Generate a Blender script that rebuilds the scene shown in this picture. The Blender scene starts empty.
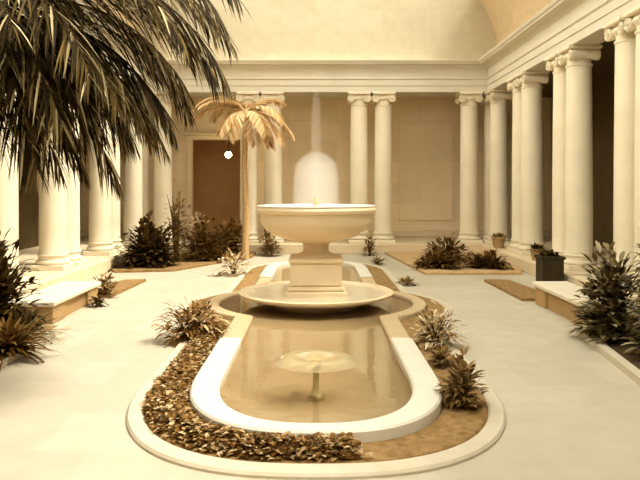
import bpy, math, random
from mathutils import Vector as V, Matrix
R = random.Random(7)
sc = bpy.context.scene
COL = sc.collection
PI = math.pi

# ------------------------------------------------------------------ materials
def lin(c):
    return tuple(((x/255)/12.92 if x/255 <= .04045 else ((x/255+.055)/1.055)**2.4) for x in c) + (1,)

def stone(name, c1, c2, rough=.75, scale=3.0, bump=.15, spec=.3):
    m = bpy.data.materials.new(name); m.use_nodes = True
    nt = m.node_tree; b = nt.nodes['Principled BSDF']
    tc = nt.nodes.new('ShaderNodeTexCoord')
    n = nt.nodes.new('ShaderNodeTexNoise'); n.inputs['Scale'].default_value = scale; n.inputs['Detail'].default_value = 6
    r = nt.nodes.new('ShaderNodeValToRGB')
    r.color_ramp.elements[0].position = .3; r.color_ramp.elements[1].position = .7
    r.color_ramp.elements[0].color = lin(c1); r.color_ramp.elements[1].color = lin(c2)
    nt.links.new(tc.outputs['Object'], n.inputs['Vector']); nt.links.new(n.outputs['Fac'], r.inputs['Fac'])
    nt.links.new(r.outputs['Color'], b.inputs['Base Color'])
    b.inputs['Roughness'].default_value = rough; b.inputs['Specular IOR Level'].default_value = spec
    if bump:
        bp = nt.nodes.new('ShaderNodeBump'); bp.inputs['Strength'].default_value = bump; bp.inputs['Distance'].default_value = .01
        nt.links.new(n.outputs['Fac'], bp.inputs['Height']); nt.links.new(bp.outputs['Normal'], b.inputs['Normal'])
    return m

def blocks(name, c1, c2, mortar, w, h, rough=.8, msize=.008, axes='XZ'):
    m = stone(name, c1, c2, rough)
    nt = m.node_tree; b = nt.nodes['Principled BSDF']
    src = b.inputs['Base Color'].links[0].from_socket
    tc = [n for n in nt.nodes if n.type == 'TEX_COORD'][0]
    sp = nt.nodes.new('ShaderNodeSeparateXYZ'); cb = nt.nodes.new('ShaderNodeCombineXYZ')
    nt.links.new(tc.outputs['Object'], sp.inputs[0])
    nt.links.new(sp.outputs[axes[0]], cb.inputs['X']); nt.links.new(sp.outputs[axes[1]], cb.inputs['Y'])
    br = nt.nodes.new('ShaderNodeTexBrick')
    br.inputs['Scale'].default_value = 1; br.inputs['Brick Width'].default_value = w; br.inputs['Row Height'].default_value = h
    br.inputs['Mortar Size'].default_value = msize; br.inputs['Mortar Smooth'].default_value = .3
    br.inputs['Color1'].default_value = (1,1,1,1); br.inputs['Color2'].default_value = (.9,.9,.88,1)
    br.inputs['Mortar'].default_value = (mortar, mortar, mortar*.95, 1)
    nt.links.new(cb.outputs[0], br.inputs['Vector'])
    mx = nt.nodes.new('ShaderNodeMix'); mx.data_type = 'RGBA'; mx.blend_type = 'MULTIPLY'; mx.inputs['Factor'].default_value = 1
    nt.links.new(src, mx.inputs['A']); nt.links.new(br.outputs['Color'], mx.inputs['B'])
    nt.links.new(mx.outputs['Result'], b.inputs['Base Color'])
    return m

def leafm(name, cols, rough=.45, trans=.25):
    m = bpy.data.materials.new(name); m.use_nodes = True
    nt = m.node_tree; b = nt.nodes['Principled BSDF']
    g = nt.nodes.new('ShaderNodeNewGeometry'); r = nt.nodes.new('ShaderNodeValToRGB')
    el = r.color_ramp.elements
    while len(el) < len(cols): el.new(.5)
    for i, c in enumerate(cols):
        el[i].position = i/(len(cols)-1); el[i].color = lin(c)
    nt.links.new(g.outputs['Random Per Island'], r.inputs['Fac'])
    nt.links.new(r.outputs['Color'], b.inputs['Base Color'])
    b.inputs['Roughness'].default_value = rough; b.inputs['Specular IOR Level'].default_value = .12; b.inputs['Specular Tint'].default_value = lin((255,230,180))
    t = nt.nodes.new('ShaderNodeBsdfTranslucent'); mx = nt.nodes.new('ShaderNodeMixShader'); mx.inputs[0].default_value = trans
    nt.links.new(r.outputs['Color'], t.inputs['Color'])
    nt.links.new(b.outputs[0], mx.inputs[1]); nt.links.new(t.outputs[0], mx.inputs[2])
    nt.links.new(mx.outputs[0], nt.nodes['Material Output'].inputs['Surface'])
    return m

def clear(name, tint, gloss_col, gl_rough=.03, ior=1.33, base=None, opaq=0, rip=0):
    m = bpy.data.materials.new(name); m.use_nodes = True
    nt = m.node_tree; out = nt.nodes['Material Output']; nt.nodes.remove(nt.nodes['Principled BSDF'])
    t = nt.nodes.new('ShaderNodeBsdfTransparent'); t.inputs[0].default_value = tint
    g = nt.nodes.new('ShaderNodeBsdfGlossy'); g.inputs[0].default_value = gloss_col; g.inputs['Roughness'].default_value = gl_rough
    f = nt.nodes.new('ShaderNodeFresnel'); f.inputs[0].default_value = ior
    x = nt.nodes.new('ShaderNodeMixShader')
    nt.links.new(f.outputs[0], x.inputs[0]); nt.links.new(t.outputs[0], x.inputs[1]); nt.links.new(g.outputs[0], x.inputs[2])
    if rip:
        n = nt.nodes.new('ShaderNodeTexNoise'); n.inputs['Scale'].default_value = 5; n.inputs['Detail'].default_value = 3
        tc = nt.nodes.new('ShaderNodeTexCoord'); nt.links.new(tc.outputs['Object'], n.inputs['Vector'])
        bp = nt.nodes.new('ShaderNodeBump'); bp.inputs['Strength'].default_value = rip; bp.inputs['Distance'].default_value = .03
        nt.links.new(n.outputs['Fac'], bp.inputs['Height'])
        nt.links.new(bp.outputs[0], g.inputs['Normal']); nt.links.new(bp.outputs[0], f.inputs['Normal'])
    last = x
    if base:
        d = nt.nodes.new('ShaderNodeBsdfDiffuse'); d.inputs[0].default_value = base
        tr = nt.nodes.new('ShaderNodeBsdfTranslucent'); tr.inputs[0].default_value = base
        a = nt.nodes.new('ShaderNodeMixShader'); a.inputs[0].default_value = .5
        nt.links.new(d.outputs[0], a.inputs[1]); nt.links.new(tr.outputs[0], a.inputs[2])
        y = nt.nodes.new('ShaderNodeMixShader'); y.inputs[0].default_value = opaq
        nt.links.new(x.outputs[0], y.inputs[1]); nt.links.new(a.outputs[0], y.inputs[2]); last = y
    nt.links.new(last.outputs[0], out.inputs['Surface'])
    return m

M = {}
M['col'] = stone('limestone', (222,208,178), (230,217,188), .7, 1.6, .08)
M['trim'] = stone('limestone_trim', (208,199,176), (217,208,186), .7, 1.2, .06)
M['upper'] = blocks('pale_ashlar', (196,182,154), (205,192,164), .90, 1.5, .75, .8, .006)
M['wall'] = blocks('brown_ashlar', (238,214,174), (243,220,182), .85, 1.6, .8, .8, .008)
M['sidewall'] = stone('loggia_shade', (78,62,32), (92,74,40), .7, 2, .05)  # shade of the covered side loggias put into this dark colour
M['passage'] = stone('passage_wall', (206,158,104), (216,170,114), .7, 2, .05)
M['vault'] = blocks('vault_stone', (214,188,148), (222,198,156), .9, 1.2, .6, .8, .006, 'YZ')
M['floor'] = blocks('paving', (186,174,150), (194,183,160), .9, .95, .95, .55, .006, 'XY')
M['ledge'] = stone('ledge_stone', (214,192,154), (222,202,166), .7, 2, .1)
M['white'] = stone('white_marble', (214,206,186), (222,215,196), .4, 2, .05, .4)
M['tan'] = stone('tan_marble', (188,162,122), (198,174,134), .45, 2.2, .08, .4)
M['basin'] = stone('basin_marble', (222,199,160), (230,208,170), .5, 2.4, .08, .4)
M['bench'] = stone('bench_stone', (212,200,174), (220,209,184), .6, 3, .1)
M['benchbase'] = stone('bench_base_shaded', (166,132,86), (178,144,96), .8, 3, .1)  # darker than the seat: shadow on the bench faces put into the colour
M['lining'] = stone('pool_lining', (186,166,132), (198,178,142), .7, 1.4, .05)
M['kerb'] = stone('kerb_stone', (194,181,154), (204,192,166), .6, 3, .1)
M['soil'] = stone('soil', (120,90,48), (160,126,78), .95, 12, .6)
M['soil3'] = stone('pale_soil', (176,142,96), (198,166,118), .95, 12, .5)
M['soil2'] = stone('shaded_soil', (50,36,14), (82,60,28), .95, 12, .6)  # shadow over the near right bed put into the soil colour
M['water'] = clear('water', (.92,.88,.81,1), (.95,.92,.85,1), .04, 1.75, None, 0, .08)
def mist(name, dens):
    m = bpy.data.materials.new(name); m.use_nodes = True; nt = m.node_tree
    nt.nodes.remove(nt.nodes['Principled BSDF'])
    v = nt.nodes.new('ShaderNodeVolumeScatter'); v.inputs['Color'].default_value = (1,.965,.90,1); v.inputs['Density'].default_value = dens
    nt.links.new(v.outputs[0], nt.nodes['Material Output'].inputs['Volume']); return m
M['jet'] = mist('water_jet', .55)
M['spray'] = mist('water_spray', .6)
M['basin_water'] = clear('pale_basin_water', (.97,.95,.9,1), (1,1,1,1), .2, 1.2, lin((250,244,225)), .4)  # semi-opaque pale water surface of the lower basin
M['film'] = clear('water_film', (.97,.95,.9,1), (.9,.85,.7,1), .15, 1.06, lin((236,222,180)), .34)
M['glass'] = clear('skylight_glass', (.96,.95,.92,1), (1,1,1,1), .02, 1.2)
M['rib'] = stone('skylight_rib', (150,130,90), (160,138,98), .6, 2, 0)
M['palm'] = leafm('palm_leaf', [(20,13,2),(30,20,4),(46,33,9),(72,54,22),(112,90,48),(226,206,160)], .5, .15)  # dark crown shade and pale leaflet highlights put into the ramp
M['palm2'] = leafm('pale_palm_leaf', [(170,132,80),(212,180,128),(232,208,164)], .5, .3)
M['dark'] = leafm('dark_leaf', [(40,28,6),(66,48,16),(92,68,28)], .45)
M['brown'] = leafm('brown_leaf', [(70,46,12),(100,70,26),(140,106,56)], .5)
M['mid'] = leafm('mid_leaf', [(92,68,28),(140,110,62),(180,150,100)], .5)
M['gloss'] = leafm('glossy_leaf', [(44,34,10),(92,74,36),(204,188,144)], .3)  # pale end of the ramp paints highlights onto some leaves
M['ivy'] = leafm('ivy_leaf', [(70,44,10),(116,78,30),(158,118,64),(216,192,146)], .5)
M['flower'] = leafm('pale_flower_leaf', [(120,84,34),(180,146,90),(224,206,164),(240,228,198)], .5)
M['stem'] = stone('stem_bark', (84,62,30), (112,86,48), .9, 20, .4)
M['trunk'] = stone('palm_trunk', (178,142,92), (206,172,122), .9, 14, .5)
M['pot'] = stone('pot_glaze', (40,30,10), (56,44,16), .5, 6, .1)
M['bronze'] = stone('bronze', (170,152,100), (196,176,124), .4, 6, .1)
M['iron'] = stone('iron', (40,30,16), (52,40,22), .5, 6, .05)
lm = bpy.data.materials.new('lamp_glow'); lm.use_nodes = True
pb = lm.node_tree.nodes['Principled BSDF']
pb.inputs['Base Color'].default_value = lin((250,240,210)); pb.inputs['Emission Color'].default_value = lin((255,236,190)); pb.inputs['Emission Strength'].default_value = 40
M['lamp'] = lm

# ------------------------------------------------------------------ mesh helper
class MB:
    def __init__(s): s.v = []; s.f = []
    def add(s, vs, fs):
        o = len(s.v); s.v += [tuple(p) for p in vs]; s.f += [tuple(i+o for i in f) for f in fs]; return s
    def box(s, x0, x1, y0, y1, z0, z1, b=0):
        if b:   # bevelled box: three stacked insets
            q = []
            for (i, z) in ((b, z0), (0, z0+b), (0, z1-b), (b, z1)):
                q += [(x0+i,y0+i,z),(x1-i,y0+i,z),(x1-i,y1-i,z),(x0+i,y1-i,z)]
            f = [(3,2,1,0),(12,13,14,15)]
            for k in range(3):
                for j in range(4):
                    a = k*4+j; c = k*4+(j+1)%4; f.append((a, c, c+4, a+4))
            return s.add(q, f)
        return s.add([(x0,y0,z0),(x1,y0,z0),(x1,y1,z0),(x0,y1,z0),(x0,y0,z1),(x1,y0,z1),(x1,y1,z1),(x0,y1,z1)],
                     [(3,2,1,0),(4,5,6,7),(0,1,5,4),(1,2,6,5),(2,3,7,6),(3,0,4,7)])
    def lathe(s, prof, n=32, c=(0,0,0), caps=True):
        vs = []; fs = []
        for r, z in prof:
            for k in range(n):
                a = 2*PI*k/n; vs.append((c[0]+r*math.cos(a), c[1]+r*math.sin(a), c[2]+z))
        for i in range(len(prof)-1):
            for k in range(n):
                fs.append((i*n+k, i*n+(k+1)%n, (i+1)*n+(k+1)%n, (i+1)*n+k))
        if caps:
            fs.append(tuple(range(n-1,-1,-1))); fs.append(tuple((len(prof)-1)*n+k for k in range(n)))
        return s.add(vs, fs)
    def tube(s, pts, rad, n=6):
        pts = [V(p) for p in pts]; vs = []; fs = []
        for i, p in enumerate(pts):
            t = (pts[min(i+1,len(pts)-1)]-pts[max(i-1,0)]).normalized()
            u = t.cross(V((0,0,1)))
            if u.length < .05: u = t.cross(V((1,0,0)))
            u.normalize(); w = t.cross(u)
            r = rad[i] if isinstance(rad, (list,tuple)) else rad
            for k in range(n):
                a = 2*PI*k/n; vs.append(p+u*(r*math.cos(a))+w*(r*math.sin(a)))
        for i in range(len(pts)-1):
            for k in range(n): fs.append((i*n+k, i*n+(k+1)%n, (i+1)*n+(k+1)%n, (i+1)*n+k))
        fs.append(tuple(range(n-1,-1,-1))); fs.append(tuple((len(pts)-1)*n+k for k in range(n)))
        return s.add(vs, fs)
    def leaf(s, p, d, L, w, up=V((0,0,1)), droop=.3, seg=3, shape=1.0, fold=.2):
        p = V(p); d = V(d).normalized(); side = d.cross(up)
        if side.length < .05: side = d.cross(V((1,0,0)))
        side.normalize(); nrm = side.cross(d)
        vs = []; fs = []
        for i in range(seg+1):
            t = i/seg
            c = p + d*(L*t) - V((0,0,1))*(droop*L*t*t)
            ww = w*.5*(math.sin(PI*min(1,(t*.88+.12)))**shape)
            if i == seg: ww = w*.04
            vs += [c - side*ww + nrm*(ww*fold), c, c + side*ww + nrm*(ww*fold)]
        for i in range(seg):
            a = i*3; fs += [(a,a+1,a+4,a+3),(a+1,a+2,a+5,a+4)]
        return s.add(vs, fs)
    def build(s, name, mat, parent=None, loc=None, smooth=False):
        me = bpy.data.meshes.new(name); me.from_pydata(s.v, [], s.f); me.update()
        if smooth:
            me.polygons.foreach_set('use_smooth', [True]*len(me.polygons))
            try: me.set_sharp_from_angle(angle=math.radians(40))
            except Exception: pass
        o = bpy.data.objects.new(name, me); COL.objects.link(o); me.materials.append(mat)
        if parent: o.parent = parent
        if loc: o.location = loc
        return o
def tag(o, label, cat, group=None, kind=None):
    o['label'] = label; o['category'] = cat
    if group: o['group'] = group
    if kind: o['kind'] = kind
    return o
def thing(name, label, cat, loc=(0,0,0), rz=0, group=None):
    o = bpy.data.objects.new(name, None); COL.objects.link(o); o.location = loc; o.rotation_euler = (0,0,rz); o.empty_display_size = .2
    return tag(o, label, cat, group)
def struct(o): o['kind'] = 'structure'; return o
def copy_tree(o, parent=None):
    c = o.copy(); COL.objects.link(c)
    if parent: c.parent = parent
    for ch in list(o.children): copy_tree(ch, c)
    return c

# ------------------------------------------------------------------ camera
CH = 2.2
cd = bpy.data.cameras.new('camera'); cam = bpy.data.objects.new('camera', cd); COL.objects.link(cam)
cam.location = (0,0,CH); cam.rotation_euler = (PI/2,0,0)
cd.sensor_width = 36; cd.lens = 680/640*36; cd.shift_x = 4/640; cd.shift_y = -52/640; cd.clip_end = 200
sc.camera = cam

# ------------------------------------------------------------------ room
LZ = .32      # loggia floor / column foot
ET = 5.45     # underside of entablature
CT = 6.47      # top of cornice
Y0, YB, YW, XW = -2.0, 23.0, 26.0, 9.0
XF = 5.8
mb = MB(); mb.box(-XW-.3, XW+.3, Y0-.3, YW+.3, -.3, 0); struct(mb.build('floor', M['floor']))
mb = MB(); mb.box(-XW, -5.45, Y0, YW, .001, LZ, .015); struct(mb.build('floor_left', M['ledge']))
mb = MB(); mb.box(5.45, XW, Y0, YW, .001, LZ, .015); struct(mb.build('floor_right', M['ledge']))
mb = MB(); mb.box(-5.45, 5.45, 22.7, YW, .001, LZ, .015); struct(mb.build('floor_back', M['ledge']))
# back wall with a doorway, side walls, front wall
DX0, DX1, DZ = -4.75, -2.85, 4.05
mb = MB()
mb.box(-XW-.3, DX0, YW, YW+.3, 0, ET+.2); mb.box(DX1, XW+.3, YW, YW+.3, 0, ET+.2); mb.box(DX0, DX1, YW, YW+.3, DZ, ET+.2)
struct(mb.build('wall_back', M['wall']))
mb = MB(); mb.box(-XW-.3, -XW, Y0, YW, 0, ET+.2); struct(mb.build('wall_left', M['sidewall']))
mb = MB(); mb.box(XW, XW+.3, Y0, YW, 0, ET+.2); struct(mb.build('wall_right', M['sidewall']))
mb = MB(); mb.box(-XW-.3, XW+.3, Y0-.3, Y0, 0, ET+1.02); struct(mb.build('wall_front', M['upper']))
# dark room beyond the doorway
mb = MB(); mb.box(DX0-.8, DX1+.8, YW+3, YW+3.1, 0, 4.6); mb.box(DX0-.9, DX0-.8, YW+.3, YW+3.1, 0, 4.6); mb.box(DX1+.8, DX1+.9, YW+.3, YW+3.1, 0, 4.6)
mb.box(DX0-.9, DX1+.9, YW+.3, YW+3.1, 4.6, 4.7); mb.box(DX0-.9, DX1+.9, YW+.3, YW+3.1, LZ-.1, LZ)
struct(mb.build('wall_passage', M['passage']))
# door casing and base moulding, panel frame on the right bay
mb = MB()
mb.box(DX0-.16, DX0, YW-.07, YW, LZ, DZ+.16, .02); mb.box(DX1, DX1+.16, YW-.07, YW, LZ, DZ+.16, .02); mb.box(DX0, DX1, YW-.07, YW, DZ, DZ+.16, .02)
mb.box(DX0-.24, DX1+.24, YW-.16, YW, DZ+.16, DZ+.26, .02)
struct(mb.build('trim_door', M['wall']))
mb = MB(); mb.box(DX1+.16, XW, YW-.1, YW, LZ, LZ+.28, .03); mb.box(-XW, DX0-.16, YW-.1, YW, LZ, LZ+.28, .03)
struct(mb.build('baseboard_back', M['ledge']))
for n, (a, b) in enumerate(((3.15, 5.25), (-1.1, 1.1))):
    mb = MB(); z0, z1 = .95, 4.75
    mb.box(a, b, YW-.05, YW, z0, z0+.09, .015); mb.box(a, b, YW-.05, YW, z1-.09, z1, .015)
    mb.box(a, a+.09, YW-.05, YW, z0+.09, z1-.09, .015); mb.box(b-.09, b, YW-.05, YW, z0+.09, z1-.09, .015)
    struct(mb.build('trim_panel' if n == 0 else 'trim_panel.001', M['wall']))
# loggia ceilings
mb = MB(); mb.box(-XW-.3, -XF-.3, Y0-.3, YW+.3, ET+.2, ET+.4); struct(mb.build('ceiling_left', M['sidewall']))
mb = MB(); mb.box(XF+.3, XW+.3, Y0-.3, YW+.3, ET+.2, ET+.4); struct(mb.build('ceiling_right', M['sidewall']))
mb = MB(); mb.box(-XF-.3, XF+.3, YB+.3, YW+.3, ET+.2, ET+.4); struct(mb.build('ceiling_back', M['trim']))
# entablature: one profile swept round three sides
prof = [(-.6,ET),(0,ET),(0,ET+.20),(.03,ET+.21),(.03,ET+.40),(.07,ET+.43),(.07,ET+.47),(.01,ET+.50),(.01,ET+.76),
        (.05,ET+.80),(.10,ET+.86),(.14,ET+.88),(.32,ET+.89),(.34,ET+.94),(.37,ET+.95),(.40,ET+1.0),(.40,CT),(-.6,CT)]
path = [(-XF,Y0,1,0),(-XF,YB,1,-1),(XF,YB,-1,-1),(XF,Y0,-1,0)]
mb = MB(); vs = []; fs = []; k = len(prof)
for (x,y,ux,uy) in path:
    for u,z in prof: vs.append((x+ux*u, y+uy*u, z))
for i in range(3):
    for j in range(k): fs.append((i*k+j, i*k+(j+1)%k, (i+1)*k+(j+1)%k, (i+1)*k+j))
fs.append(tuple(range(k))); fs.append(tuple(3*k+j for j in range(k-1,-1,-1)))
mb.add(vs, fs); struct(mb.build('trim_entablature', M['trim']))
# attic lunette, stone vault haunches, skylight
VX, VH = 6.2, 4.6
def vault(a, dx=0): return ((VX+dx)*math.cos(a), CT+(VH+dx)*math.sin(a))
N = 40
mb = MB(); pts = [vault(PI*i/N, .25) for i in range(N+1)]
vs = [(x,YB+.02,z) for x,z in pts]+[(x,YB+.5,z) for x,z in pts]; n1 = N+1
fs = [tuple(range(n1-1,-1,-1)), tuple(range(n1,2*n1))]+[(i,i+1,n1+i+1,n1+i) for i in range(N)]+[(0,n1,2*n1-1,n1-1)]
mb.add(vs, fs); struct(mb.build('wall_upper', M['upper']))
A0 = math.radians(30)
def shell(name, a0, a1, mat, t=.2, nn=12, y0=Y0, y1=YB+.02):
    vs = []; fs = []
    for i in range(nn+1):
        a = a0+(a1-a0)*i/nn
        x,z = vault(a); x2,z2 = vault(a,t)
        vs += [(x,y0,z),(x,y1,z),(x2,y1,z2),(x2,y0,z2)]
    for i in range(nn):
        for j in range(4): fs.append((i*4+j, (i+1)*4+j, (i+1)*4+(j+1)%4, i*4+(j+1)%4))
    fs += [(0,1,2,3), tuple(nn*4+j for j in (3,2,1,0))]
    return struct(MB().add(vs, fs).build(name, mat))
shell('ceiling_vault', 0, A0, M['vault']); shell('ceiling_vault.001', PI-A0, PI, M['vault'])
shell('window_skylight', A0+.005, PI-A0-.005, M['glass'], .02, 16)
mb = MB()
for i in range(12):
    y = Y0+.6+i*2.1
    mb.tube([(lambda p:(p[0],y,p[1]))(vault(A0+(PI-2*A0)*j/12,-.03)) for j in range(13)], .045, 6)
for j in range(1,12,2):
    x,z = vault(A0+(PI-2*A0)*j/12,-.03); mb.tube([(x,Y0,z),(x,YB,z)], .03, 6)
struct(mb.build('trim_skylight', M['rib']))

mb = MB(); pts = [vault(PI*i/N, .0) for i in range(N+1)]  # unseen glazed front lunette, added to let light reach the back wall
n1 = N+1
vs = [(x,Y0-.16,z) for x,z in pts]+[(x,Y0-.14,z) for x,z in pts]
fs = [tuple(range(n1-1,-1,-1)), tuple(range(n1,2*n1))]+[(i,i+1,n1+i+1,n1+i) for i in range(N)]+[(0,n1,2*n1-1,n1-1)]
struct(mb.add(vs, fs).build('window_front_added', M['glass']))
mb = MB()
for i in (-2,-1,0,1,2):
    x = i*2.0; z = CT+VH*math.sqrt(1-(x/VX)**2); mb.box(x-.05,x+.05,Y0-.2,Y0-.1,CT,z)
for z in (8.0,9.6):
    x = VX*math.sqrt(1-((z-CT)/VH)**2); mb.box(-x,x,Y0-.2,Y0-.1,z-.04,z+.04)
struct(mb.build('trim_front_added', M['rib']))  # glazing bars of the added front lunette

# ------------------------------------------------------------------ columns
H = ET-LZ
def column():
    t = thing('column', '', 'column'); t['kind'] = 'thing'
    MB().box(-.37,.37,-.37,.37,0,.12,.012).build('plinth', M['col'], t)
    pr = [(.36,.12)]
    def torus(r, z0, h):
        return [(r+h*.5*math.sin(PI*i/8), z0+h*(1-math.cos(PI*i/8))/2) for i in range(9)]
    pr = torus(.32,.12,.11)+[(.325,.235),(.315,.27),(.32,.30)]+torus(.31,.30,.07)+[(.315,.39)]
    MB().lathe(pr, 36).build('base', M['col'], t, smooth=True)
    z0, z1 = .385, H-.40
    pr = [(.322,z0),(.308,z0+.05)]
    for i in range(1,12):
        u = i/12; pr.append((.310-.030*u**1.8, z0+.05+(z1-z0-.05)*u))
    pr += [(.280,z1-.06),(.30,z1-.04),(.30,z1)]
    MB().lathe(pr, 40).build('shaft', M['col'], t, smooth=True)
    z = z1
    pr = [(.265,z),(.27,z+.10),(.30,z+.13),(.335,z+.18),(.33,z+.23),(.30,z+.26)]
    c = MB().lathe(pr, 36)
    c.box(-.30,.30,-.27,.27,z+.22,z+.31,.01)
    c.box(-.385,.385,-.385,.385,z+.31,H,.02)
    cap = c.build('capital', M['col'], t, smooth=True)
    for s in (-1,1):      # scroll rolls with a spiral on both ends
        m = MB(); cx, cz = s*.285, z+.18
        ring = [(.125,-.33),(.13,-.29),(.10,-.16),(.085,0),(.10,.16),(.13,.29),(.125,.33)]
        tmp = MB().lathe(ring, 24)
        m.add([(cx+p[0], p[2], cz+p[1]) for p in tmp.v], [tuple(reversed(f)) for f in tmp.f])
        for e in (-1,1):
            sp = []
            for i in range(34):
                a = i/33*2.25*2*PI; r = .115*(1-i/33*.82)
                sp.append((cx+s*r*math.sin(a), e*.335, cz+r*math.cos(a)))
            m.tube(sp, [.017-.007*i/33 for i in range(34)], 5)
            tmp = MB().lathe([(.026,-.01),(.02,.02)], 10)
            m.add([(cx+p[0], e*.335+e*p[2], cz+p[1]) for p in tmp.v], tmp.f)
        m.build('volute', M['col'], cap, smooth=True)
    return t
proto = column(); used = [False]
def put_col(x, y, rz, label):
    o = proto if not used[0] else copy_tree(proto)
    used[0] = True
    o.location = (x,y,LZ); o.rotation_euler = (0,0,rz); o['label'] = label; o['group'] = 'columns round the court'
for x, lab in ((-5.24,'pale stone column behind the tall dark shrub, left end of the back row'),
               (-2.30,'back-row column whose shaft rises behind the small pale palm trunk'),
               (-1.47,'back-row column between the small palm and the water jet'),
               (1.47,'back-row column just right of the water jet, left of its pair'),
               (2.30,'back-row column left of the framed wall panel, right of its pair'),
               (5.24,'back-row column at the right end, beside the framed wall panel')):
    put_col(x, 23.3, 0, lab)
R_LAB = [('right colonnade column in the back corner, farther of its pair','right colonnade column in the back corner, nearer of its pair'),
         ('right colonnade column above the small potted plant on the ledge, farther of its pair','right colonnade column above the small potted plant on the ledge, nearer of its pair'),
         ('right colonnade column behind the dark square pot, farther of its pair','right colonnade column behind the dark square pot, nearer of its pair'),
         ('right colonnade column at the right picture edge, slim strip seen beside a nearer column','nearest right colonnade column, cut by the right picture edge')]
L_LAB = [('left colonnade column in the back corner, farther of its pair','left colonnade column in the back corner, nearer of its pair'),
         ('bright left colonnade column left of the dark shrub, farther of its pair','bright left colonnade column left of the dark shrub, nearer of its pair'),
         ('broad bright left colonnade column behind the left bench, farther of its pair','broad bright left colonnade column behind the left bench, nearer of its pair'),
         ('left colonnade column at the left picture edge, farther of its pair','nearest left colonnade column, cut by the left picture edge')]
for k, yc in enumerate((23.1,19.65,16.2,12.75)):
    for sx, LAB in ((1,R_LAB),(-1,L_LAB)):
        put_col(sx*6.1, yc+.43, PI/2, LAB[k][0]); put_col(sx*6.1, yc-.43, PI/2, LAB[k][1])

# ------------------------------------------------------------------ pool
CY = 12.6
def outline(w, e, Rr, p=2.5, n1=28, n2=10, n3=12):
    q = []
    for i in range(n1+1):                       # front end, middle to side
        a = PI/2*i/n1
        q.append((w*math.sin(a)**(2/p), -5.0-e*math.cos(a)**(2/p)))
    yj = -math.sqrt(Rr*Rr-w*w)
    for i in range(1,n2+1): q.append((w, -5.0+(yj+5.0)*i/n2))
    a0 = math.atan2(yj, w)
    for i in range(1,n3+1):
        a = a0*(1-i/n3); q.append((Rr*math.cos(a), Rr*math.sin(a)))
    return q
def full(q):
    r = q + [(x,-y) for x,y in reversed(q[:-1])]
    return r + [(-x,y) for x,y in reversed(r[1:-1])]
NI = len(outline(1,1,2))
def ring_mb(a, b, z0, z1, closed=True, bev=.02):
    """solid band between outlines a (inner) and b (outer)"""
    n = len(a); vs = []; fs = []
    for (x,y),(X,Y) in zip(a,b):
        d = V((X-x,Y-y)); d = d/(d.length or 1)*bev
        vs += [(x,y+CY,z0),(x,y+CY,z1-bev),(x+d.x,y+d.y+CY,z1),(X-d.x,Y-d.y+CY,z1),(X,Y+CY,z1-bev),(X,Y+CY,z0)]
    m = n if closed else n-1
    for i in range(m):
        j = (i+1)%n
        for k in range(6): fs.append((i*6+k, j*6+k, j*6+(k+1)%6, i*6+(k+1)%6))
    if not closed: fs += [tuple(range(6)), tuple((n-1)*6+k for k in (5,4,3,2,1,0))]
    return MB().add(vs, fs)
qi, qo = outline(1.03,1.62,1.78), outline(1.33,1.84,2.02)
kin, kout = outline(1.77,2.25,2.34), outline(1.92,2.47,2.48)
pool = thing('fountain_pool', 'long shallow pool with rounded ends and white coping in the middle of the floor', 'pool', (0,CY,0))
inv = Matrix.Translation((0,-CY,0))
def under(o, p):
    o.parent = p; o.matrix_parent_inverse = Matrix.Translation(-p.location); return o
cut = 28+6       # arms' white coping stops before the round middle
arm = lambda q: [(-x,y) for x,y in reversed(q[1:cut])]+q[:cut]
mid = lambda q: q[cut-1:]+[(x,-y) for x,y in reversed(q[cut-1:-1])]
mir = lambda q: [(-x,y) for x,y in q]
fl = lambda q: [(x,-y) for x,y in q]
under(ring_mb(arm(qi),arm(qo),.002,.14,False).build('coping', M['white'], smooth=True), pool)
under(ring_mb(fl(arm(qi)),fl(arm(qo)),.002,.14,False).build('coping', M['white'], smooth=True), pool)
under(ring_mb(mid(qi),mid(qo),.002,.11,False).build('curb', M['tan'], smooth=True), pool)
under(ring_mb(mir(mid(qi)),mir(mid(qo)),.002,.11,False).build('curb', M['tan'], smooth=True), pool)
def sheet(q, z, name, mat):
    f = full(q); return MB().add([(x,y+CY,z) for x,y in f], [tuple(range(len(f)))]).build(name, mat)
under(sheet(outline(1.035,1.625,1.785), .012, 'lining', M['lining']), pool)
under(sheet(outline(1.035,1.625,1.785), .06, 'water', M['water']), pool)
k = ring_mb(full(kin), full(kout), .002, .04).build('kerb', M['kerb'], smooth=True)
tag(k, 'low pale stone kerb ringing the planting strip around the pool', 'kerb')
so = ring_mb(full(outline(1.331,1.841,2.022)), full(kin), .003, .035).build('soil', M['soil'])
tag(so, 'bare brown soil in the strip between pool coping and kerb', 'soil', kind='stuff')

# ------------------------------------------------------------------ tiered fountain
ft = thing('tiered_fountain', 'two-tiered stone fountain with wide raised bowl and a tall water jet', 'fountain', (0,CY,.012))
MB().lathe([(.75,0),(.75,.08),(.55,.12),(.5,.2)], 40).build('foot', M['basin'], ft, smooth=True)
MB().lathe([(.5,.1),(.85,.12),(1.15,.16),(1.36,.22),(1.42,.25),(1.43,.28),(1.40,.295),(1.32,.285),(1.25,.24),(.9,.2),(.5,.19)], 72).build('lower_basin', M['basin'], ft, smooth=True)
lower = [c for c in ft.children if c.name.startswith('lower')][0]
MB().lathe([(.4,.255),(1.29,.26)], 64, caps=False).build('water', M['basin_water'], lower)
p = MB()
p.box(-.56,.56,-.56,.56,.19,.34,.02); p.box(-.50,.50,-.50,.50,.34,.42,.02); p.box(-.46,.46,-.46,.46,.42,.84,.03); p.box(-.49,.49,-.49,.49,.84,.92,.02)
p.lathe([(.40,.92),(.36,.96),(.26,1.0),(.23,1.06),(.24,1.14),(.27,1.18),(.31,1.2)], 36)
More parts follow.
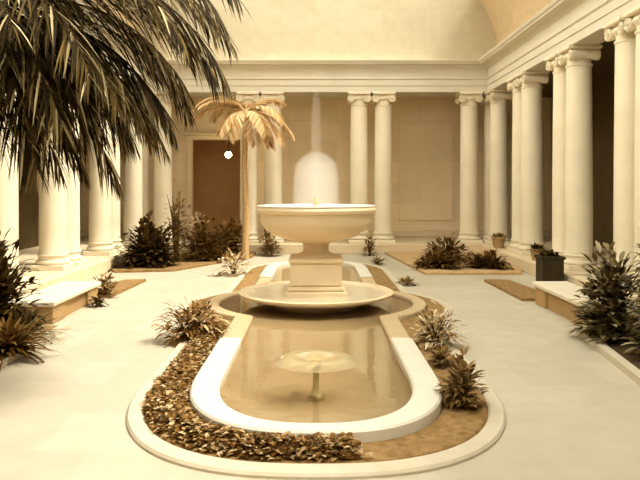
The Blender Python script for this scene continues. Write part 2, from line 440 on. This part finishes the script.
p.build('pedestal', M['basin'], ft, smooth=True)
MB().lathe([(.3,1.19),(.48,1.22),(.72,1.30),(.93,1.42),(1.02,1.55),(1.04,1.72),(1.09,1.74),(1.11,1.79),(1.09,1.84),(1.04,1.84),(.98,1.78),(.8,1.7),(.3,1.62)], 72).build('upper_basin', M['basin'], ft, smooth=True)
upper = [c for c in ft.children if c.name.startswith('upper')][0]
MB().lathe([(1.05,1.842),(1.095,1.846),(1.10,1.862),(1.06,1.87),(1.045,1.86)], 72).build('rim', M['white'], upper, smooth=True)
MB().lathe([(.02,1.81),(1.03,1.812)], 64, caps=False).build('water', M['water'], upper)
MB().lathe([(.03,1.6),(.06,1.85),(.045,2.0),(.03,2.02)], 16).build('nozzle', M['bronze'], upper, smooth=True)
MB().lathe([(.04,2.0),(.09,2.3),(.10,2.8),(.10,3.3),(.09,3.7),(.06,3.9),(.03,4.0)], 16).build('jet', M['jet'], ft, smooth=True)
def dome(r, z0, z1, zb):
    return [(r*1.06,zb),(r*1.02,z0)]+[(max(.01,r*math.cos(PI/2*i/12)), z0+(z1-z0)*math.sin(PI/2*i/12)) for i in range(13)]
MB().lathe(dome(.41,2.45,2.87,1.83), 40).build('spray', M['spray'], ft, smooth=True)

# small spout in the front arm
sp = thing('pool_spout', 'small pale spout with a flat umbrella of water in the front of the pool', 'fountain spout', (0,7.05,.0125))
MB().lathe([(.09,0),(.10,.03),(.055,.06),(.035,.12),(.03,.30),(.045,.34),(.03,.36)], 20).build('stem', M['bronze'], sp, smooth=True)
MB().lathe([(.03,.35),(.05,.40),(.2,.44),(.36,.43),(.44,.39)], 32, caps=False).build('spray', M['film'], sp, smooth=True)
for a, L in ((.2,.32),(2.9,.38),(1.5,.3),(4.4,.28),(5.6,.30),(3.6,.36)):
    MB().leaf((0,0,.36), (math.cos(a),math.sin(a),.22), L, .13, droop=.2).build('leaf', M['bronze'], sp)

# ------------------------------------------------------------------ benches
def bench(x0, x1, y0, y1, h, label):
    cx, cy = (x0+x1)/2, (y0+y1)/2; w, l = (x1-x0)/2, (y1-y0)/2
    t = thing('stone_bench', label, 'bench', (cx,cy,0), 0, 'stone benches')
    MB().box(-w,w,-l,l,h-.09,h,.02).build('seat', M['bench'], t)
    for s in (-1,1):
        MB().box(-w+.05,w-.05,s*(l-.35)-.28,s*(l-.35)+.28,.001,h-.09,.015).build('support', M['benchbase'], t)
    MB().box(-w+.10,w-.10,-l+.5,l-.5,.001,h-.09).build('plinth_wall', M['benchbase'], t)
bench(-4.95,-4.2,10.9,13.3,.38,'pale stone bench on the left side, sunlit top')
bench(4.12,4.8,10.5,13.0,.42,'pale stone bench on the right side beside the big leafy plant')

# ------------------------------------------------------------------ side beds
def poly(pts, z0, z1, name, mat):
    n = len(pts); vs = [(x,y,z0) for x,y in pts]+[(x,y,z1) for x,y in pts]
    fs = [tuple(range(n-1,-1,-1)), tuple(range(n,2*n))]+[(i,(i+1)%n,n+(i+1)%n,n+i) for i in range(n)]
    return MB().add(vs, fs).build(name, mat)
def bed(pts, label, soil='soil'):
    tag(poly(pts, .002, .06, 'planting_bed', M[soil]), label, 'planting bed')
bed([(3.10,2.5),(5.44,2.5),(5.44,10.3),(4.06,10.3)], 'soil bed with painted-in shade under the big leafy plant at right', 'soil2')
bed([(-5.44,2.5),(-3.95,2.5),(-3.95,10.6),(-5.44,10.6)], 'soil bed at the left picture edge below the palm')
bed([(4.0,13.2),(4.75,13.2),(4.5,15.9),(3.95,16.0)], 'brown soil bed just beyond the right bench')
bed([(-4.75,13.6),(-4.1,13.6),(-4.0,16.0),(-4.5,15.9)], 'brown soil bed just beyond the left bench')
bed([(2.75,17.2),(5.2,17.2),(5.44,18),(5.44,22.69),(2.3,22.69)], 'tan soil bed in the back right corner', 'soil3')
bed([(-5.44,18),(-5.2,17.6),(-3.7,17.9),(-2.0,21.5),(-2.0,22.69),(-5.44,22.69)], 'brown soil bed in the back left corner below the doorway')
for pts, side in (([(3.93,10.3),(4.05,10.3),(3.09,2.4),(2.97,2.4)],'right'), ([(-3.95,2.4),(-3.83,2.4),(-3.83,10.6),(-3.95,10.6)],'left')):
    o = poly(pts if side == 'left' else pts[::-1], .002, .09, 'bed_kerb', M['kerb'])
    tag(o, 'low straight stone kerb edging the near %s-hand planting bed' % side, 'kerb')

# ------------------------------------------------------------------ plants
def up_dir(el, az): return V((math.cos(az)*math.cos(el), math.sin(az)*math.cos(el), math.sin(el)))
def bush(name, label, x, y, z, w, h, nleaf, L, lw, mat, cat='shrub', group=None, droop=.3, low=.03):
    t = thing(name, label, cat, (x,y,z), 0, group)
    st = MB(); tips = []
    for i in range(9):
        az = R.uniform(0,2*PI); sp_ = R.uniform(.2,.8)*w*.5; hh = h*R.uniform(.5,.85)
        p0 = V((R.uniform(-.04,.04),R.uniform(-.04,.04),0)); p2 = V((math.cos(az)*sp_,math.sin(az)*sp_,hh)); p1 = V((p2.x*.4,p2.y*.4,hh*.6))
        st.tube([p0,p1,p2],[.018*h+.004,.012*h+.003,.004],5)
    st.build('stems', M['stem'], t)
    f = MB()
    for i in range(nleaf):
        az = R.uniform(0,2*PI); u = R.uniform(.12,1)**.5; el = math.asin(R.uniform(0,1)); lump = 1+.16*math.sin(3*az+x*5)+.12*math.sin(5*az+el*4)
        c = V((math.cos(az)*math.cos(el)*w*.5*u*lump, math.sin(az)*math.cos(el)*w*.5*u*lump, h*low+h*(1-low)*u*math.sin(el)**.9*lump*.95))
        d = up_dir(R.uniform(-.2,.5)+el*.7, az+R.uniform(-.8,.8))
        c -= d*L*.5; c.z = max(c.z, L*.25)
        f.leaf(c, d, L*R.uniform(.7,1.2), lw*R.uniform(.8,1.2), droop=droop)
    f.build('foliage', M[mat], t)
    return t
def tuft(name, label, x, y, z, n, L, lw, mat, cat='plant', group=None, droop=.5):
    t = thing(name, label, cat, (x,y,z), 0, group); f = MB()
    for i in range(n):
        az = R.uniform(0,2*PI)
        f.leaf((R.uniform(-.05,.05),R.uniform(-.05,.05),0), up_dir(R.uniform(.35,1.4), az), L*R.uniform(.6,1.1), lw, droop=droop*R.uniform(.5,1.3), seg=5)
    f.build('foliage', M[mat], t); return t
def frond(t, p, az, el, L, mat, nl, ll, lw, droop, hang, stem='stem', fwd=.75, name='frond', jit=0):
    f = MB(); pts = []; d = up_dir(el, az); p = V(p); n = 24; q = p.copy(); dirs = []
    for i in range(n+1):
        pts.append(q.copy()); dirs.append(d.copy())
        d = (d + V((0,0,-droop/n*(1+i/n)))).normalized(); q = q + d*(L/n)
    f.tube(pts, [.022*(1-.85*i/n)*max(.5,L/3) for i in range(n+1)], 5)
    for i in range(nl):
        u = .14+.86*i/(nl-1); k_ = min(n-1,int(u*n)); fr = u*n-k_
        c = pts[k_].lerp(pts[k_+1], min(1,fr)); dd = dirs[k_]; side = dd.cross(V((0,0,1))); side = side.normalized() if side.length > .01 else V((1,0,0))
        ln = ll*(math.sin(PI*(.12+.8*u))**.7)*R.uniform(.85,1.1)
        for s in (-1,1):
            dv = dd*fwd + side*s*R.uniform(.55,.8) + V((R.uniform(-jit,jit),R.uniform(-jit,jit),-hang*R.uniform(.5,1.2)+R.uniform(-jit,jit)))
            f.leaf(c, dv, ln, lw, droop=hang*.6, seg=3, shape=.6, fold=.3)
    return f.build(name, M[mat], t)

# big near palm, its trunk just outside the left edge
pt = thing('palm_tree', 'large dark palm with drooping fronds hanging in the upper left', 'palm', (-4.3,7.0,.06))
MB().tube([(0,0,-.02),(.1,.02,1.2),(.32,.03,2.4),(.68,0,3.9)],[.16,.13,.115,.13],14).build('trunk', M['trunk'], pt, smooth=True)
CR = (.70,0,3.85)
RP = random.Random(21)
specs = [(.0,.95,3.7,1.5),(.15,.8,3.5,1.4),(-.15,.85,3.6,1.5),(.3,.65,3.3,1.35),(-.3,.7,3.3,1.4),(.05,.6,3.2,1.25),(-.1,.45,3.0,1.2),(.2,.4,2.9,1.2),(.0,1.15,3.8,1.8),(.4,1.0,3.6,1.7),(-.4,1.0,3.6,1.7),
         (.08,.25,2.7,1.1),(-.2,.2,2.6,1.1),(.3,.1,2.5,1.1),(-.4,.3,2.6,1.2),(.5,.4,2.7,1.4),(-.6,.5,2.7,1.4),(.02,.0,2.3,.9),(.2,-.15,2.1,.8),(-.2,-.2,2.0,.8),(.5,-.05,2.1,1.0),(-.6,-.05,2.1,1.0)]
for i in range(30):
    specs.append((RP.uniform(-1.5,1.5), RP.uniform(-.55,.6), RP.uniform(1.2,1.7), RP.uniform(.6,1.1)))
specs += [(-.5,-.75,1.9,.5),(-.15,-.8,1.8,.4),(.3,-.7,1.9,.5),(0,-.35,2.3,.9),(.12,.3,2.9,1.3),(-.05,.5,3.1,1.4),(.1,.75,3.6,1.6),(.02,.15,2.6,1.1)]
for i in range(8):
    specs.append((RP.uniform(1.6,4.7), RP.uniform(-.3,1.0), RP.uniform(1.8,2.6), 1.4))
for az, el, L, dr in specs:
    if abs(az) < .7 and el > .1: L *= .9
    frond(pt, CR, az, el, L, 'palm', int(21*L), .60, .022, dr, .5, fwd=1.05, jit=.32)

# small pale palm by the back columns
pp = thing('small_palm', 'small pale palm with arching crown in front of the back left columns', 'palm', (-2.18,20.9,.06))
MB().tube([(0,0,-.02),(.04,0,1.4),(-.02,0,2.8),(.02,0,4.5)],[.12,.10,.085,.09],12).build('trunk', M['trunk'], pp, smooth=True)
for i in range(19):
    frond(pp, (.02,0,4.48), i*2*PI/19*2.6+R.uniform(-.15,.15), R.uniform(-.2,.9), R.uniform(1.4,1.9), 'palm2', 34, .48, .06, R.uniform(.9,1.7), .3)

# back left corner
bush('dark_shrub', 'broad dark shrub in the back left corner before the columns', -4.6,18.8,.06,1.7,1.3,1500,.24,.11,'dark')
bush('leggy_shrub', 'tall open light-leaved shrub rising above the dark shrub', -4.15,20.3,.06,1.0,2.4,200,.22,.09,'mid')
for x,y,w,h,lab in ((-3.3,20.4,1.7,1.15,'low dark bush below the dark doorway, left one'),(-2.75,21.95,1.2,1.1,'low dark bush close to the small palm trunk')):
    bush('low_bush', lab, x,y,.06,w,h,1000,.2,.1,'brown')
bush('flowering_plant', 'plant with a pale flower mass at the foot of the doorway', -3.75,22.0,.06,1.0,1.5,380,.2,.09,'flower',cat='plant')
bush('rounded_bush', 'small rounded bush left of the fountain pedestal by the back step', -1.45,22.0,.0,.8,.7,320,.15,.07,'mid')
bush('spindly_shrub', 'slim upright shrub against the column left of the fountain', -1.62,22.4,.0,.5,1.5,90,.2,.08,'mid')
bush('pale_bush', 'pale hazy bush on the paving left of the fountain, far side', -2.1,17.2,.0,1.0,.7,160,.18,.08,'flower')
# fountain right
bush('rounded_bush', 'small bush right of the fountain pedestal by the back step', 1.75,22.1,0,.6,.7,120,.15,.07,'mid')
bush('rounded_bush', 'tiny bush on the paving between fountain and back right bed', 1.8,19.6,0,.5,.25,80,.12,.06,'mid')
bush('rounded_bush', 'low tuft beside the pool kerb right of the fountain bowl', 2.05,15.4,0,.6,.22,90,.12,.06,'mid')
# back right bed
bush('spreading_plant', 'spreading brown plant at the left of the back right bed', 3.3,18.4,.06,1.3,.48,520,.26,.09,'brown',cat='plant')
bush('spreading_plant', 'taller spreading plant in the middle of the back right bed', 3.85,19.9,.06,1.3,.75,480,.26,.09,'brown',cat='plant')
bush('spreading_plant', 'spreading plant at the right end of the back right bed', 4.6,18.3,.06,1.2,.45,460,.26,.09,'brown',cat='plant')
# potted plants on the right ledge
def potted(name, label, x, y, z, w, h, mat, ph, leaf, square=True, potmat='pot'):
    t = thing(name, label, 'potted plant', (x,y,z))
    if square:
        m = MB(); m.box(-w/2,w/2,-w/2,w/2,0,h,.02); m.box(-w/2-.03,w/2+.03,-w/2-.03,w/2+.03,h-.07,h,.015)
        m.build('pot', M[potmat], t)
    else: MB().lathe([(w*.34,0),(w*.48,h*.8),(w*.52,h*.85),(w*.52,h)],24).build('pot', M[potmat], t, smooth=True)
    f = MB()
    for i in range(90):
        f.leaf((R.uniform(-w*.3,w*.3),R.uniform(-w*.3,w*.3),h-.02), up_dir(R.uniform(.1,1.4),R.uniform(0,2*PI)), ph*R.uniform(.5,1.1), leaf, droop=.4)
    f.build('foliage', M[mat], t); return t
potted('potted_plant', 'dark square pot with a low plant standing behind the right bench', 5.12,14.9,0,.46,.72,'dark',.28,.07)
potted('potted_plant', 'small round pot plant on the ledge between right columns', 5.72,21.3,LZ,.42,.35,'mid',.3,.07,False,'benchbase')
potted('potted_plant', 'little pot plant on the ledge just behind the dark square pot', 5.75,17.7,LZ,.34,.3,'dark',.3,.06,False,'benchbase')
# near right
bush('leafy_shrub', 'big glossy-leaved shrub beyond the near right bed, in front of the bench end', 4.25,9.75,.06,1.15,1.3,900,.24,.085,'gloss')
bush('leafy_shrub', 'taller glossy shrub cut by the right picture edge', 4.5,8.6,.06,1.1,2.0,800,.26,.09,'gloss')
# near left
bush('leafy_shrub', 'tall dark leafy shrub cut by the left picture edge behind the bed', -4.65,9.9,.06,1.1,1.5,760,.26,.08,'dark')
tuft('fern', 'dark fern at the left edge close to the left bench end', -4.2,9.7,.06,150,.75,.05,'gloss',cat='fern')
tuft('fern', 'low fern spilling over the left bed kerb, nearest to the viewer', -3.95,8.7,.06,320,.75,.06,'brown',cat='fern')
bush('low_bush', 'dark low bush under the palm at the left picture edge', -4.75,8.9,.06,1.0,.7,460,.2,.08,'dark')
bush('low_bush', 'small light bush just beyond the far end of the left bench', -4.25,13.75,.06,.6,.5,150,.14,.07,'mid')
bush('low_bush', 'small dark bush against the court side of the left bench, far end', -4.05,12.6,.0,.35,.25,90,.1,.05,'dark')
# pool bushes
bush('flowering_bush', 'round pale-topped bush on the left shoulder of the pool', -1.78,9.85,.035,1.0,.62,520,.24,.045,'ivy',droop=.5)
bush('flowering_bush', 'loose bush on the right shoulder of the pool', 1.66,9.4,.035,.75,.55,360,.18,.05,'flower',droop=.4)
bush('flowering_bush', 'leafy plant beside the right coping, nearer than the shoulder bush', 1.45,6.75,.035,.42,.5,330,.14,.05,'mid')
bush('flowering_bush', 'low plant between the two right-hand pool bushes', 1.52,8.3,.035,.36,.25,160,.12,.045,'mid')

# ivy carpet in the strip: left arm and most of the front
f = MB(); a_, b_ = outline(1.36,1.88,2.05), outline(1.74,2.21,2.31)
def strip_pt(u, v):   # u: index along half outline, v across
    i = min(int(u), NI-2); fr = u-i
    p = V(a_[i]).lerp(V(a_[i+1]), fr); q = V(b_[i]).lerp(V(b_[i+1]), fr); return p.lerp(q, v)
cnt = 0
while cnt < 7000:
    u = R.uniform(-3.5, 36); s = -1 if u >= 0 else 1
    uu = abs(u)
    # even out density along the curve
    i = min(int(uu), NI-2); step = (V(a_[i+1])-V(a_[i])).length
    if R.random() > step/.45: continue
    if s == 1 and R.random() < (uu/3.5)**2: continue
    v = R.uniform(0,1); p = strip_pt(uu, v)
    hh = .05 + .12*math.sin(PI*min(1,max(0,v)))*R.uniform(.3,1)
    f.leaf((s*p.x+R.uniform(-.02,.02), p.y+CY, hh), up_dir(R.uniform(-.2,.9), R.uniform(0,2*PI)), R.uniform(.05,.085), R.uniform(.04,.06), droop=.3, seg=2)
    cnt += 1
tag(f.build('ivy', M['ivy']), 'carpet of small leaves covering the left and front planting strip', 'ground cover', kind='stuff')

# ------------------------------------------------------------------ lamp in the doorway
lt = thing('hanging_lamp', 'round glowing globe lamp hanging before the dark doorway', 'lamp', (-3.22,25,3.42))
MB().lathe([(.02,-.115),(.08,-.09),(.115,-.03),(.115,.03),(.08,.09),(.04,.115)],20).build('globe', M['lamp'], lt, smooth=True)
MB().tube([(0,0,.115),(0,0,ET+.19-3.42)],.012,6).build('rod', M['iron'], lt)
MB().lathe([(.06,.11),(.05,.15),(.015,.18)],16).build('cap', M['iron'], lt, smooth=True)

# ------------------------------------------------------------------ light
w = bpy.data.worlds.new('sky'); sc.world = w; w.use_nodes = True
nt = w.node_tree; bg = nt.nodes['Background']
tc = nt.nodes.new('ShaderNodeTexCoord'); sx_ = nt.nodes.new('ShaderNodeSeparateXYZ'); rp_ = nt.nodes.new('ShaderNodeMapRange')
nt.links.new(tc.outputs['Generated'], sx_.inputs[0]); nt.links.new(sx_.outputs['Z'], rp_.inputs['Value'])
rp_.inputs['From Min'].default_value = 0; rp_.inputs['From Max'].default_value = 1
rp_.inputs['To Min'].default_value = 6.0; rp_.inputs['To Max'].default_value = 2.2
nt.links.new(rp_.outputs['Result'], bg.inputs['Strength']); bg.inputs[0].default_value = lin((251,251,243))
sd = bpy.data.lights.new('sun','SUN'); sd.energy = 4.5; sd.angle = math.radians(14); sd.color = (1,.985,.94)
so_ = bpy.data.objects.new('sun', sd); COL.objects.link(so_)
so_.rotation_euler = V((-.62,.10,-1)).to_track_quat('-Z','Y').to_euler(); so_.location = (5,0,15)
sc.cycles.volume_bounces = 6
vs_ = sc.view_settings; vs_.view_transform = 'Standard'; vs_.look = 'None'; vs_.gamma = 1; vs_.exposure = .3
vs_.use_curve_mapping = False
